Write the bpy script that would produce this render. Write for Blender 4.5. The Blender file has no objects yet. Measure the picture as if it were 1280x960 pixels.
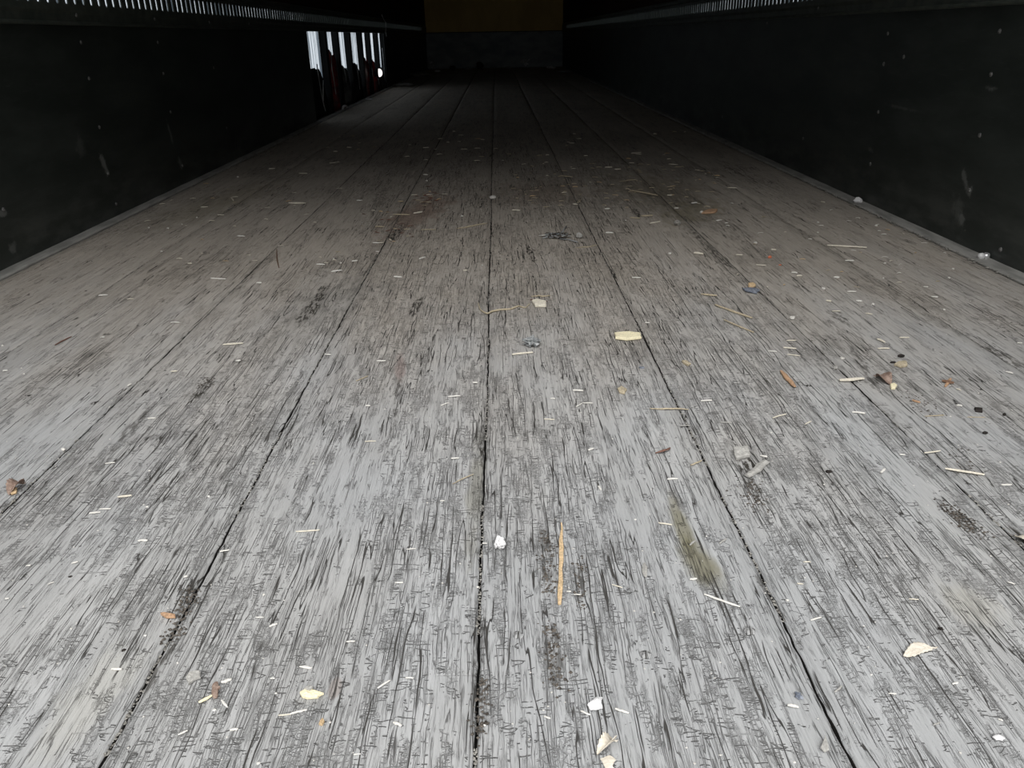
import bpy, bmesh, math, random
import numpy as np
from mathutils import Vector, Matrix, noise as mnoise

C = bpy.context.scene
COL = C.collection
random.seed(7)

# ------------------------------------------------------------------ camera
F_PX, PITCH, YAW, ROLL, CAM_H = 966.6, 0.4228, 0.0123, -0.0167, 0.5241
def cam_axes():
    cp, sp, cy, sy = math.cos(PITCH), math.sin(PITCH), math.cos(YAW), math.sin(YAW)
    fwd = Vector((sy*cp, cy*cp, -sp)); right = Vector((cy, -sy, 0)); up = right.cross(fwd)
    cr, sr = math.cos(ROLL), math.sin(ROLL)
    return (cr*right + sr*up), (-sr*right + cr*up), fwd
RT, UP, FW = cam_axes()
cam_d = bpy.data.cameras.new('camera'); cam = bpy.data.objects.new('camera', cam_d); COL.objects.link(cam)
cam_d.sensor_width = 36.0; cam_d.lens = F_PX/1280*36; cam_d.clip_start = 0.02; cam_d.clip_end = 200
m = Matrix((RT, UP, -FW)).transposed().to_4x4(); m.translation = Vector((0, 0, CAM_H)); cam.matrix_world = m
C.camera = cam

# ------------------------------------------------------------------ sky and exposure
SKY = 8.9
C.view_settings.view_transform = 'Standard'; C.view_settings.look = 'None'
C.view_settings.gamma = 1; C.view_settings.use_curve_mapping = False
C.view_settings.exposure = 0.0
w = bpy.data.worlds.new('overcast_sky'); C.world = w; w.use_nodes = True
wn, wl = w.node_tree.nodes, w.node_tree.links
bg = wn['Background']
tc = wn.new('ShaderNodeTexCoord'); sx = wn.new('ShaderNodeSeparateXYZ'); wl.new(tc.outputs['Generated'], sx.inputs[0])
def wmap(src, a, b, c, d, kind='SMOOTHSTEP'):
    n = wn.new('ShaderNodeMapRange'); n.interpolation_type = kind; wl.new(src, n.inputs[0])
    for i, v in enumerate((a, b, c, d)): n.inputs[i+1].default_value = v
    return n.outputs[0]
def wmath(op, a, b):
    n = wn.new('ShaderNodeMath'); n.operation = op
    for i, v in enumerate((a, b)):
        if isinstance(v, (int, float)): n.inputs[i].default_value = v
        else: wl.new(v, n.inputs[i])
    return n.outputs[0]
high = wmap(sx.outputs['Z'], 0.49, 0.76, 0.062, 1.0)        # low sky behind the open door dimmed to shape the floor's light fall-off
side = wmap(sx.outputs['Y'], -0.55, -0.25, 0.0, 1.0)
horizon = wmap(sx.outputs['Z'], -0.05, 0.05, 0.095, 0.205)
lit = wmath('ADD', wmath('MULTIPLY', high, wmath('SUBTRACT', 1.0, side)), wmath('MULTIPLY', horizon, side))
wl.new(wmath('MULTIPLY', lit, SKY), bg.inputs['Strength'])
bg.inputs['Color'].default_value = (1.0, 0.996, 0.988, 1)

# light enters by the open rear door: a portal only steers the sampling of the sky
pl = bpy.data.lights.new('door_opening', 'AREA'); pl.shape = 'RECTANGLE'; pl.size = 2.5; pl.size_y = 2.75
pl.cycles.is_portal = True
po = bpy.data.objects.new('door_opening', pl); COL.objects.link(po)
po.location = (-0.023, 0.04, 1.375); po.rotation_euler = (math.radians(90), 0, 0)   # faces +Y

# ------------------------------------------------------------------ constants of the trailer (metres)
XL, XR, Y0, Y1, ROOF = -1.253, 1.207, 0.05, 15.25, 2.75
DEP = 0.055
SEAMS = [-0.926, -0.62, -0.328, -0.028, 0.268, 0.572, 0.870]
EDGE_L, EDGE_R = -1.218, 1.166

def ray(px, py): return (FW + RT*((px-640)/F_PX) - UP*((py-480)/F_PX))
def flr(px, py, z=0.0):
    d = ray(px, py); t = (z-CAM_H)/d.z
    return Vector((0, 0, CAM_H)) + d*t
def side_pt(px, py, X):
    d = ray(px, py); return Vector((0, 0, CAM_H)) + d*(X/d.x)
def depth(p): return (Vector(p)-Vector((0, 0, CAM_H))).dot(FW)

# ------------------------------------------------------------------ node helper
class N:
    def __init__(s, name, rough=0.8, spec=0.3, metal=0.0):
        s.m = bpy.data.materials.new(name); s.m.use_nodes = True
        s.n, s.l = s.m.node_tree.nodes, s.m.node_tree.links
        s.b = s.n['Principled BSDF']; s.b.inputs['Roughness'].default_value = rough
        s.b.inputs['Specular IOR Level'].default_value = spec; s.b.inputs['Metallic'].default_value = metal
        t = s.n.new('ShaderNodeTexCoord'); s.P = t.outputs['Object']
        sp = s.n.new('ShaderNodeSeparateXYZ'); s.l.new(s.P, sp.inputs[0]); s.x, s.y, s.z = sp.outputs
    def put(s, v, sock):
        if isinstance(v, (int, float)): sock.default_value = v
        elif isinstance(v, (tuple, list)): sock.default_value = tuple(v) + ((1,) if len(v) == 3 and len(sock.default_value) == 4 else ())
        else: s.l.new(v, sock)
    def math(s, op, a, b=0.0, c=0.0, clamp=False):
        n = s.n.new('ShaderNodeMath'); n.operation = op; n.use_clamp = clamp
        s.put(a, n.inputs[0]); s.put(b, n.inputs[1]); s.put(c, n.inputs[2]); return n.outputs[0]
    def add(s, a, b): return s.math('ADD', a, b)
    def sub(s, a, b): return s.math('SUBTRACT', a, b)
    def mul(s, a, b): return s.math('MULTIPLY', a, b)
    def mx(s, a, b): return s.math('MAXIMUM', a, b)
    def mn(s, a, b): return s.math('MINIMUM', a, b)
    def vec(s, x=0.0, y=0.0, z=0.0):
        n = s.n.new('ShaderNodeCombineXYZ'); s.put(x, n.inputs[0]); s.put(y, n.inputs[1]); s.put(z, n.inputs[2]); return n.outputs[0]
    def noise(s, v, scale=1.0, detail=3.0, rough=0.5, dist=0.0):
        n = s.n.new('ShaderNodeTexNoise'); s.put(v, n.inputs['Vector']); n.inputs['Scale'].default_value = scale
        n.inputs['Detail'].default_value = detail; n.inputs['Roughness'].default_value = rough; n.inputs['Distortion'].default_value = dist
        return n.outputs['Fac']
    def vor(s, v, feature='DISTANCE_TO_EDGE', rnd=1.0, out='Distance'):
        n = s.n.new('ShaderNodeTexVoronoi'); n.feature = feature; n.voronoi_dimensions = '2D'
        s.put(v, n.inputs['Vector']); n.inputs['Scale'].default_value = 1.0; n.inputs['Randomness'].default_value = rnd
        return n.outputs[out]
    def white(s, v):
        n = s.n.new('ShaderNodeTexWhiteNoise'); n.noise_dimensions = '3D'; s.put(v, n.inputs['Vector']); return n.outputs['Value']
    def rng(s, v, a, b, c=0.0, d=1.0, smooth=True):
        n = s.n.new('ShaderNodeMapRange'); n.interpolation_type = 'SMOOTHSTEP' if smooth else 'LINEAR'
        s.put(v, n.inputs[0]); s.put(a, n.inputs[1]); s.put(b, n.inputs[2]); s.put(c, n.inputs[3]); s.put(d, n.inputs[4]); return n.outputs[0]
    def mix(s, f, a, b, mode='MIX'):
        n = s.n.new('ShaderNodeMix'); n.data_type = 'RGBA'; n.blend_type = mode
        s.put(f, n.inputs['Factor']); s.put(a, n.inputs[6]); s.put(b, n.inputs[7]); return n.outputs[2]
    def gray(s, v): return s.vec(v, v, v)
    def color(s, c): s.put(c, s.b.inputs['Base Color'])
    def bump(s, h, strength=0.5, dist=0.002):
        n = s.n.new('ShaderNodeBump'); n.inputs['Strength'].default_value = strength; n.inputs['Distance'].default_value = dist
        s.put(h, n.inputs['Height']); s.l.new(n.outputs[0], s.b.inputs['Normal'])

# ------------------------------------------------------------------ object helpers
def tag(o, label=None, cat=None, group=None, kind=None):
    if label: o['label'] = label
    if cat: o['category'] = cat
    if group: o['group'] = group
    if kind: o['kind'] = kind
    return o
def obj(name, bm, mats, parent=None, smooth=False):
    me = bpy.data.meshes.new(name)
    bmesh.ops.recalc_face_normals(bm, faces=bm.faces[:])
    bm.to_mesh(me); bm.free()
    for mt in (mats if isinstance(mats, (list, tuple)) else [mats]): me.materials.append(mt)
    if smooth:
        for p in me.polygons: p.use_smooth = True
    o = bpy.data.objects.new(name, me); COL.objects.link(o); o.parent = parent
    return o
def rebase(o, base):
    """move a top-level object's origin to its base point without moving it"""
    base = Vector(base); o.data.transform(Matrix.Translation(-base)); o.location = base
    for ch in o.children: ch.location = ch.location  # children built in local space
    return o
def box(bm, a, b, mat=0):
    vs = [bm.verts.new((x, y, z)) for x in (a[0], b[0]) for y in (a[1], b[1]) for z in (a[2], b[2])]
    for f in ((0,1,3,2), (4,6,7,5), (0,4,5,1), (2,3,7,6), (0,2,6,4), (1,5,7,3)):
        fc = bm.faces.new([vs[i] for i in f]); fc.material_index = mat
    return vs
def loft(bm, rings, cap=True, mat=0):
    R = [[bm.verts.new(p) for p in r] for r in rings]; n = len(R[0])
    for a, b in zip(R, R[1:]):
        for i in range(n):
            f = bm.faces.new((a[i], a[(i+1) % n], b[(i+1) % n], b[i])); f.material_index = mat
    if cap:
        bm.faces.new(R[0][::-1]).material_index = mat; bm.faces.new(R[-1]).material_index = mat
def tube(bm, pts, rad, seg=6, flat=1.0):
    rings = []
    pts = [Vector(p) for p in pts]
    for i, p in enumerate(pts):
        t = (pts[min(i+1, len(pts)-1)] - pts[max(i-1, 0)]).normalized()
        s = t.cross(Vector((0, 0, 1)));  s = s.normalized() if s.length > 1e-4 else Vector((1, 0, 0))
        u = s.cross(t); r = rad[i] if isinstance(rad, (list, tuple)) else rad
        rings.append([p + s*math.cos(2*math.pi*k/seg)*r + u*math.sin(2*math.pi*k/seg)*r*flat for k in range(seg)])
    loft(bm, rings)

# ================================================================== MATERIALS
def floor_material():
    s = N('weathered_grey_oak', rough=0.86, spec=0.18)
    # gentle wander of the grain
    wob = s.mul(s.sub(s.noise(s.vec(s.mul(s.x, 7), s.mul(s.y, 2.2)), 1, 2), 0.5), 0.016)
    X = s.add(s.x, wob)
    wob2 = s.mul(s.sub(s.noise(s.vec(s.mul(s.x, 60), s.mul(s.y, 14)), 1, 2), 0.5), 0.006)
    X2 = s.add(X, wob2)
    # glued strips, 33 mm wide with staggered end joints
    u = s.math('DIVIDE', s.add(s.x, s.mul(wob, 0.25)), 0.0333); sid = s.math('FLOOR', u)
    r1 = s.white(s.vec(sid, 3.1)); v = s.add(s.math('DIVIDE', s.y, 0.62), s.mul(r1, 9.0)); vid = s.math('FLOOR', v)
    tone = s.white(s.vec(sid, vid, 5.0))
    fu = s.math('ABSOLUTE', s.sub(s.math('FRACT', u), 0.5)); fv = s.math('ABSOLUTE', s.sub(s.math('FRACT', v), 0.5))
    gapn = s.noise(s.vec(s.mul(s.x, 30), s.mul(s.y, 5)), 1, 3)
    strip_line = s.mul(s.rng(fu, 0.472, 0.497), s.rng(gapn, 0.47, 0.60))
    end_line = s.mul(s.rng(s.add(fv, s.mul(s.sub(gapn, .5), .006)), 0.4965, 0.4995), s.rng(tone, 0.35, 0.5))
    # how badly each zone is weathered
    wearn = s.noise(s.vec(s.mul(s.x, 5.5), s.mul(s.y, 1.7)), 1, 4, 0.6)
    strip_wear = s.mul(s.sub(tone, 0.5), 0.16)
    centre = s.rng(s.math('ABSOLUTE', s.sub(s.x, 0.02)), 0.25, 0.95, 0.09, -0.05)
    wear = s.rng(s.add(s.add(wearn, strip_wear), centre), 0.40, 0.62)
    # fine grain
    g1 = s.noise(s.vec(s.mul(X, 330), s.mul(s.y, 11)), 1, 5, 0.62)
    g2 = s.noise(s.vec(s.mul(X2, 900), s.mul(s.y, 45), 4.0), 1, 3, 0.6)
    grain_crack = s.mul(s.rng(g1, 0.405, 0.350), s.rng(wear, 0.0, 1.0, 0.45, 1.0))
    fine_crack = s.mul(s.rng(g2, 0.36, 0.30), s.rng(wear, 0.0, 1.0, 0.30, 0.8))
    def hair(vx, vy, sx_, sy_, seed, half, detail=2, rough=.55, across=False):
        """cracks of even width: contour of a stretched noise divided by its slope; half = half width in metres"""
        dl = .12
        a = s.noise(s.vec(s.mul(vx, sx_), s.mul(vy, sy_), seed), 1, detail, rough)
        b = s.noise(s.vec(s.add(s.mul(vx, sx_), 0 if across else dl), s.add(s.mul(vy, sy_), dl if across else 0), seed), 1, detail, rough)
        slope = s.mul(s.math('ABSOLUTE', s.sub(b, a)), (sy_ if across else sx_)/dl)
        d = s.math('DIVIDE', s.math('ABSOLUTE', s.sub(a, 0.5)), s.add(slope, 1.0 + .12*(sy_ if across else sx_)))
        return s.rng(d, half, half*0.35)
    def patch(sx_, sy_, seed, lo, hi, k=0.10):
        return s.rng(s.add(s.noise(s.vec(s.mul(s.x, sx_), s.mul(s.y, sy_), seed), 1, 3, .6), s.mul(s.sub(wear, .5), k)), lo, hi)
    long_crack = s.mul(hair(X2, s.y, 70, 3.0, 51.0, 0.00052, 2, .5), patch(30, 5, 9.0, .50, .55))
    mid_crack = s.mul(hair(X2, s.y, 170, 7.0, 61.0, 0.00036, 2, .5), patch(52, 9, 10.0, .49, .55, .09))
    thin_crack = s.mul(hair(X2, s.y, 330, 14.0, 71.0, 0.00026, 2, .5), patch(75, 14, 12.0, .47, .56, .09))
    cross = s.mul(hair(s.x, s.y, 34, 110, 101.0, 0.00060, 2, .5, True), patch(90, 40, 33.0, .575, .61, .14))
    zoneb = patch(48, 13, 13.0, .55, .60, .09)
    block = s.mul(s.mx(hair(X2, s.y, 150, 26, 81.0, 0.00038, 2, .5), hair(s.x, s.y, 70, 120, 82.0, 0.00055, 2, .5, True)), zoneb)
    block2 = s.mul(s.mx(hair(X2, s.y, 300, 60, 91.0, 0.00026, 1, .5), hair(s.x, s.y, 150, 240, 92.0, 0.00035, 1, .5, True)), s.mul(zoneb, patch(60, 24, 23.0, .47, .56)))
    # little pits and torn spots
    p1 = s.noise(s.vec(s.mul(s.x, 150), s.mul(s.y, 42), 31.0), 1, 3, 0.6)
    pits = s.rng(p1, 0.295, 0.235)
    sp1 = s.noise(s.vec(s.mul(s.x, 420), s.mul(s.y, 260), 37.0), 1, 2)
    flecks = s.rng(sp1, 0.735, 0.79)
    near_w = s.rng(s.add(s.y, s.mul(s.sub(wearn, .5), 1.0)), 0.8, 2.1, 1.0, 0.42)      # boards by the door are weathered most
    block = s.mul(block, near_w); block2 = s.mul(block2, near_w); thin_crack = s.mul(thin_crack, near_w); mid_crack = s.mul(mid_crack, s.rng(near_w, .42, 1, .65, 1))
    cracks = s.mx(s.mx(s.mul(grain_crack, 0.20), s.mul(fine_crack, 0.12)), s.mx(s.mul(long_crack, 0.95), s.mx(s.mul(block, 0.48), s.mul(block2, 0.22))))
    cracks = s.mx(cracks, s.mx(s.mul(mid_crack, 0.66), s.mx(s.mul(thin_crack, 0.30), s.mul(cross, 0.70))))
    cracks = s.mx(cracks, s.mx(s.mul(strip_line, 0.5), s.mx(s.mul(end_line, 0.22), s.mul(pits, 0.8))))
    # tone
    t = s.add(s.mul(s.sub(tone, 0.5), 0.055), s.mul(s.sub(s.noise(s.vec(s.mul(X, 60), s.mul(s.y, 5)), 1, 4, 0.6), 0.5), 0.10))
    t = s.add(t, s.mul(s.sub(g1, 0.5), 0.24)); t = s.add(t, s.mul(s.sub(g2, 0.5), 0.12))
    t = s.add(t, s.mul(s.sub(s.noise(s.vec(s.mul(s.x, 3), s.mul(s.y, 1.6), 8), 1, 4), 0.5), 0.12))
    val = s.add(t, 0.435)
    hue = s.rng(s.noise(s.vec(s.mul(s.x, 4), s.mul(s.y, 2.5), 17), 1, 3), 0.35, 0.65)
    dust = s.rng(s.add(s.y, s.mul(s.sub(wearn, 0.5), 1.4)), 0.65, 2.1)
    tint_near = s.mix(hue, (0.975, 0.99, 1.0), (1.0, 0.998, 0.985))
    tint = s.mix(dust, tint_near, (1.0, 0.905, 0.785))
    base = s.mix(1.0, s.gray(val), tint, 'MULTIPLY')
    # stains with a shape of their own: place, half sizes, turn, colour, strength
    warp = s.noise(s.vec(s.mul(s.x, 34), s.mul(s.y, 12), 41), 1, 4, 0.65)
    def stain(base, a, b, half, colr, k, soft=0.75, rough=1.1, streak=None):
        a, b = flr(*a), flr(*b); c = (a+b)/2; L = max((b-a).length/2, 0.002); ang = math.atan2(b.y-a.y, b.x-a.x)
        dx, dy = s.sub(s.x, c.x), s.sub(s.y, c.y)
        uu = s.add(s.mul(dx, math.cos(ang)/L), s.mul(dy, math.sin(ang)/L))
        vv = s.add(s.mul(dx, -math.sin(ang)/half), s.mul(dy, math.cos(ang)/half))
        d = s.math('SQRT', s.add(s.mul(uu, uu), s.mul(vv, vv)))
        d = s.add(d, s.mul(s.sub(warp, 0.5), rough*2))
        f = s.mul(s.rng(d, 1.15, 1.15-soft), k)
        if streak: f = s.mul(f, streak)
        return s.mix(f, base, colr)
    STK = s.mx(s.rng(s.noise(s.vec(s.mul(X2, 190), s.mul(s.y, 38), 47), 1, 3, .65), .44, .56), .12)
    OL = (0.19, 0.175, 0.105)
    base = stain(base, (838, 612), (868, 700), 0.012, OL, 0.75, rough=0.7)
    base = stain(base, (856, 672), (905, 748), 0.020, OL, 0.8, rough=0.7)
    base = stain(base, (150, 0+300), (360, 220), 0.14, (0.20, 0.175, 0.105), 0.35, soft=1.0)
    base = stain(base, (740, 240), (900, 235), 0.55, (0.17, 0.14, 0.085), 0.50, soft=1.1)
    base = stain(base, (820, 262), (905, 268), 0.22, (0.19, 0.165, 0.09), 0.45, soft=1.0)
    base = stain(base, (600, 240), (760, 240), 0.35, (0.19, 0.13, 0.085), 0.40, soft=1.1)
    base = stain(base, (475, 300), (560, 240), 0.10, (0.20, 0.10, 0.06), 0.45, soft=0.9)
    base = stain(base, (300, 460), (470, 330), 0.10, (0.25, 0.24, 0.22), 0.45, soft=1.0)
    base = stain(base, (560, 380), (640, 360), 0.15, (0.27, 0.24, 0.20), 0.35, soft=1.0)
    base = stain(base, (1165, 722), (1255, 798), 0.03, (0.44, 0.42, 0.37), 0.5)
    base = stain(base, (60, 960), (160, 800), 0.03, (0.52, 0.51, 0.47), 0.5)
    base = stain(base, (590, 690), (600, 540), 0.012, (0.25, 0.24, 0.19), 0.55)
    base = stain(base, (498, 480), (500, 440), 0.012, (0.30, 0.21, 0.19), 0.5)
    base = stain(base, (415, 875), (423, 845), 0.006, (0.33, 0.29, 0.27), 0.7, soft=.4, rough=.4)
    dark = base
    DK = (0.055, 0.05, 0.042)
    for a, b, h, k in [((368, 415), (410, 355), 0.013, 0.9), ((232, 508), (262, 478), 0.012, 0.9), ((486, 305), (503, 278), 0.014, 0.9),
                       ((186, 545), (190, 550), 0.010, 0.6), ((515, 395), (530, 370), 0.010, 0.85), ((790, 258), (800, 273), 0.010, 0.9), ((660, 308), (668, 330), 0.008, 0.9),
                       ((925, 574), (948, 592), 0.012, 0.9), ((938, 600), (966, 645), 0.007, 0.8), ((604, 540), (602, 580), 0.004, 0.9), ((1190, 640), (1220, 664), 0.008, 0.85),
                       ((860, 285), (925, 345), 0.012, 0.7), ((925, 345), (960, 372), 0.010, 0.55), ((1215, 420), (1280, 462), 0.012, 0.7), ((1260, 655), (1285, 690), 0.006, 0.9),
                       ((195, 500), (118, 590), 0.006, 0.55), ((260, 735), (236, 770), 0.006, 0.7), ((225, 790), (170, 880), 0.005, 0.7), ((728, 690), (724, 760), 0.005, 0.65), ((680, 670), (688, 740), 0.006, 0.6),
                       ((688, 770), (698, 860), 0.007, 0.55), ((600, 720), (597, 900), 0.005, 0.6), ((1148, 830), (1130, 812), 0.004, 0.8), ((1030, 385), (1060, 405), 0.012, 0.6), ((325, 330), (290, 370), 0.008, 0.6),
                       ((420, 320), (400, 345), 0.02, 0.5), ((480, 235), (470, 260), 0.02, 0.45), ((1060, 430), (1110, 500), 0.008, 0.6), ((935, 700), (985, 780), 0.004, 0.6), ((500, 470), (488, 560), 0.005, 0.5),
                       ((100, 395), (90, 402), 0.008, 0.8), ((134, 416), (136, 419), 0.008, 0.8), ((35, 495), (38, 493), 0.008, 0.85), ((180, 490), (183, 491), 0.007, 0.9), ((118, 502), (121, 505), 0.006, 0.8)]:
        dark = stain(dark, a, b, h*1.25, DK, min(1, k*1.1), soft=0.6, rough=1.5, streak=STK)
    col = s.mix(cracks, dark, (0.045, 0.042, 0.038))  # dirt and the shade inside the cracks, both put into the colour
    col = s.mix(s.mul(flecks, 0.55), col, (0.62, 0.61, 0.58))
    s.color(col)
    h = s.sub(s.add(s.mul(g1, 0.55), s.mul(g2, 0.22)), s.mul(cracks, 1.25))
    h = s.add(h, s.mul(s.noise(s.vec(s.mul(X, 75), s.mul(s.y, 9), 3), 1, 3), 0.8)); h = s.add(h, s.mul(tone, 0.10))
    s.bump(h, 0.85, 0.0022)
    return s.m

def simple(name, c1, c2, scale=(60, 60, 60), rough=0.8, spec=0.25, metal=0.0, bump=0.25, bd=0.001, lo=.35, hi=.65):
    s = N(name, rough, spec, metal)
    v = s.vec(s.mul(s.x, scale[0]), s.mul(s.y, scale[1]), s.mul(s.z, scale[2]))
    n = s.noise(v, 1, 4, 0.6)
    s.color(s.mix(s.rng(n, lo, hi), c1, c2)); s.bump(n, bump, bd)
    return s.m

def kick_material(X, marks):
    s = N('scuffed_black_liner', rough=0.52, spec=0.42)
    n1 = s.noise(s.vec(s.mul(s.y, 3), s.mul(s.z, 9)), 1, 5, 0.65)
    n2 = s.noise(s.vec(s.mul(s.y, 16), s.mul(s.z, 130), 5), 1, 4, 0.6)
    base = s.mix(s.rng(n1, .35, .7), (0.019, 0.0245, 0.0215), (0.036, 0.043, 0.039))
    base = s.mix(s.mul(s.rng(n2, .58, .74), .5), base, (0.055, 0.06, 0.056))
    low = s.mul(s.rng(s.z, 0.22, 0.0), s.rng(s.noise(s.vec(s.mul(s.y, 5), s.mul(s.z, 14), 2), 1, 5, .65), .38, .7))
    base = s.mix(s.mul(low, .6), base, (0.10, 0.105, 0.098))
    wr = s.noise(s.vec(s.mul(s.y, 40), s.mul(s.z, 40), 11), 1, 4, .7)
    for (a, b, half, k) in marks:
        a, b = side_pt(*a, X), side_pt(*b, X); c = (a+b)/2; L = max((b-a).length/2, .004); ang = math.atan2(b.z-a.z, b.y-a.y)
        dy, dz = s.sub(s.y, c.y), s.sub(s.z, c.z)
        uu = s.add(s.mul(dy, math.cos(ang)/L), s.mul(dz, math.sin(ang)/L)); vv = s.add(s.mul(dy, -math.sin(ang)/half), s.mul(dz, math.cos(ang)/half))
        d = s.add(s.math('SQRT', s.add(s.mul(uu, uu), s.mul(vv, vv))), s.mul(s.sub(wr, .5), 2.6))
        base = s.mix(s.mul(s.rng(d, 1.1, .3), k), base, (0.20, 0.21, 0.20))
    s.color(base); s.bump(s.add(n1, s.mul(n2, .15)), 0.25, 0.004)
    return s.m

M = {}
M['floor'] = floor_material()
M['void'] = simple('black_subfloor', (.012, .011, .010), (.02, .018, .016))
M['kick_l'] = kick_material(XL, [((124, 190), (136, 220), .02, .7), ((208, 150), (218, 185), .012, .6), ((222, 195), (228, 210), .02, .5), ((2, 262), (4, 272), .02, .6), ((14, 300), (18, 318), .02, .4), ((100, 170), (102, 200), .03, .25)])
M['kick_r'] = kick_material(XR, [((1202, 208), (1212, 245), .012, .5), ((1200, 262), (1206, 285), .016, .5), ((1212, 235), (1215, 240), .012, .6), ((1195, 240), (1200, 290), .03, .22), ((1085, 185), (1092, 190), .01, .3), ((1105, 130), (1150, 140), .006, .25), ((1232, 110), (1248, 112), .008, .5)])
M['ply_dark'] = simple('dark_red_plywood', (.020, .0085, .0055), (.032, .014, .009), (3, 1.5, 22), rough=.75, spec=.1)
M['ply_yellow'] = simple('yellow_plywood', (.66, .46, .15), (.78, .56, .19), (2.5, 4, 1.3), rough=.6)
M['front_panel'] = simple('blue_grey_panel', (.20, .235, .25), (.34, .37, .38), (3, 3, 6), rough=.55)
M['rail'] = simple('dull_green_grey_steel', (.042, .052, .044), (.070, .080, .068), (22, 22, 22), rough=.55, spec=.4, bump=.15)
M['rivet'] = simple('worn_rivet_metal', (.10, .10, .10), (.25, .25, .24), (200, 200, 200), rough=.5, metal=.3)
M['trim'] = simple('dusty_edge_metal', (.22, .22, .205), (.34, .335, .315), (30, 8, 30), rough=.7, spec=.25)
M['roof'] = simple('grey_roof_sheet', (.10, .10, .10), (.14, .14, .14), (1, 1, 1), rough=.6)
M['post'] = simple('dark_steel_post', (.003, .0035, .0035), (.008, .008, .008), (12, 12, 5), rough=.7, spec=.12)
M['red'] = simple('dull_red_paint', (.42, .030, .030), (.10, .02, .02), (9, 4, 14), rough=.45)
M['dirtymetal'] = simple('dirty_torn_metal', (.02, .022, .02), (.10, .105, .10), (30, 6, 20), rough=.4, metal=.3)
M['brown_wood'] = simple('rust_brown_wood', (.07, .028, .014), (.035, .015, .009), (20, 20, 8))
sk = N('translucent_outer_skin')
tr = sk.n.new('ShaderNodeBsdfTranslucent')
stk = sk.noise(sk.vec(sk.mul(sk.y, 34), sk.mul(sk.z, 1.2)), 1, 3, .6)
sk.put(sk.mix(sk.rng(stk, .40, .56), (.07, .09, .11), (.52, .57, .62)), tr.inputs['Color'])
sk.l.new(tr.outputs[0], sk.n['Material Output'].inputs['Surface'])
M['skin'] = sk.m

def wood(name, c, v=.25, sc=(300, 300, 300)):
    return simple(name, tuple(a*(1-v) for a in c), tuple(min(1, a*(1+v*.6)) for a in c), sc, rough=.8, spec=.2, bump=.3, bd=.0006)
M['pale'] = wood('pale_splinter_wood', (.74, .69, .58), .15)
M['white'] = wood('bleached_splinter_wood', (.76, .74, .69), .12)
M['straw'] = wood('dry_straw', (.50, .43, .31))
M['tan'] = wood('fresh_tan_wood', (.68, .50, .30))
M['cream'] = wood('cream_wood', (.88, .80, .56), .10)
M['orange'] = wood('orange_brown_wood', (.50, .32, .20))
M['brown'] = wood('brown_bark', (.20, .12, .08))
M['redbrown'] = wood('red_brown_wood', (.19, .105, .08))
M['greywood'] = wood('grey_old_wood', (.42, .41, .385), .18)
M['dark'] = wood('blackened_wood', (.035, .03, .027), .3)
M['leaf'] = simple('dry_pale_leaf', (.66, .60, .50), (.80, .74, .64), (160, 500, 100), rough=.75, bump=.3, bd=.0004)
M['leafbrown'] = simple('dry_brown_leaf', (.20, .135, .105), (.36, .27, .22), (160, 300, 100), rough=.75, bump=.3, bd=.0004)
M['paper'] = simple('white_paper_scrap', (.78, .77, .77), (.88, .88, .88), (90, 90, 90), rough=.7)
M['plastic'] = simple('dirty_film', (.60, .60, .60), (.80, .80, .80), (40, 40, 40), rough=.35, spec=.5)
M['greyfilm'] = simple('grey_film', (.16, .175, .18), (.42, .43, .43), (250, 250, 250), rough=.35, spec=.6)
M['foil'] = simple('silver_foil', (.75, .76, .78), (.9, .9, .9), (200, 200, 200), rough=.25, metal=.7)
M['blue'] = simple('blue_grey_scrap', (.12, .14, .18), (.28, .30, .34), (200, 200, 200))
M['redplastic'] = simple('orange_red_plastic', (.62, .16, .08), (.55, .22, .13), (200, 200, 200), rough=.5)
M['stone'] = simple('pale_stone', (.55, .53, .49), (.70, .68, .64), (200, 200, 200))
M['grime'] = simple('dark_crumbs', (.035, .03, .025), (.16, .14, .12), (400, 400, 400))
M['dust'] = simple('grey_dust_crumbs', (.17, .16, .145), (.36, .35, .32), (200, 200, 200))

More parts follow.
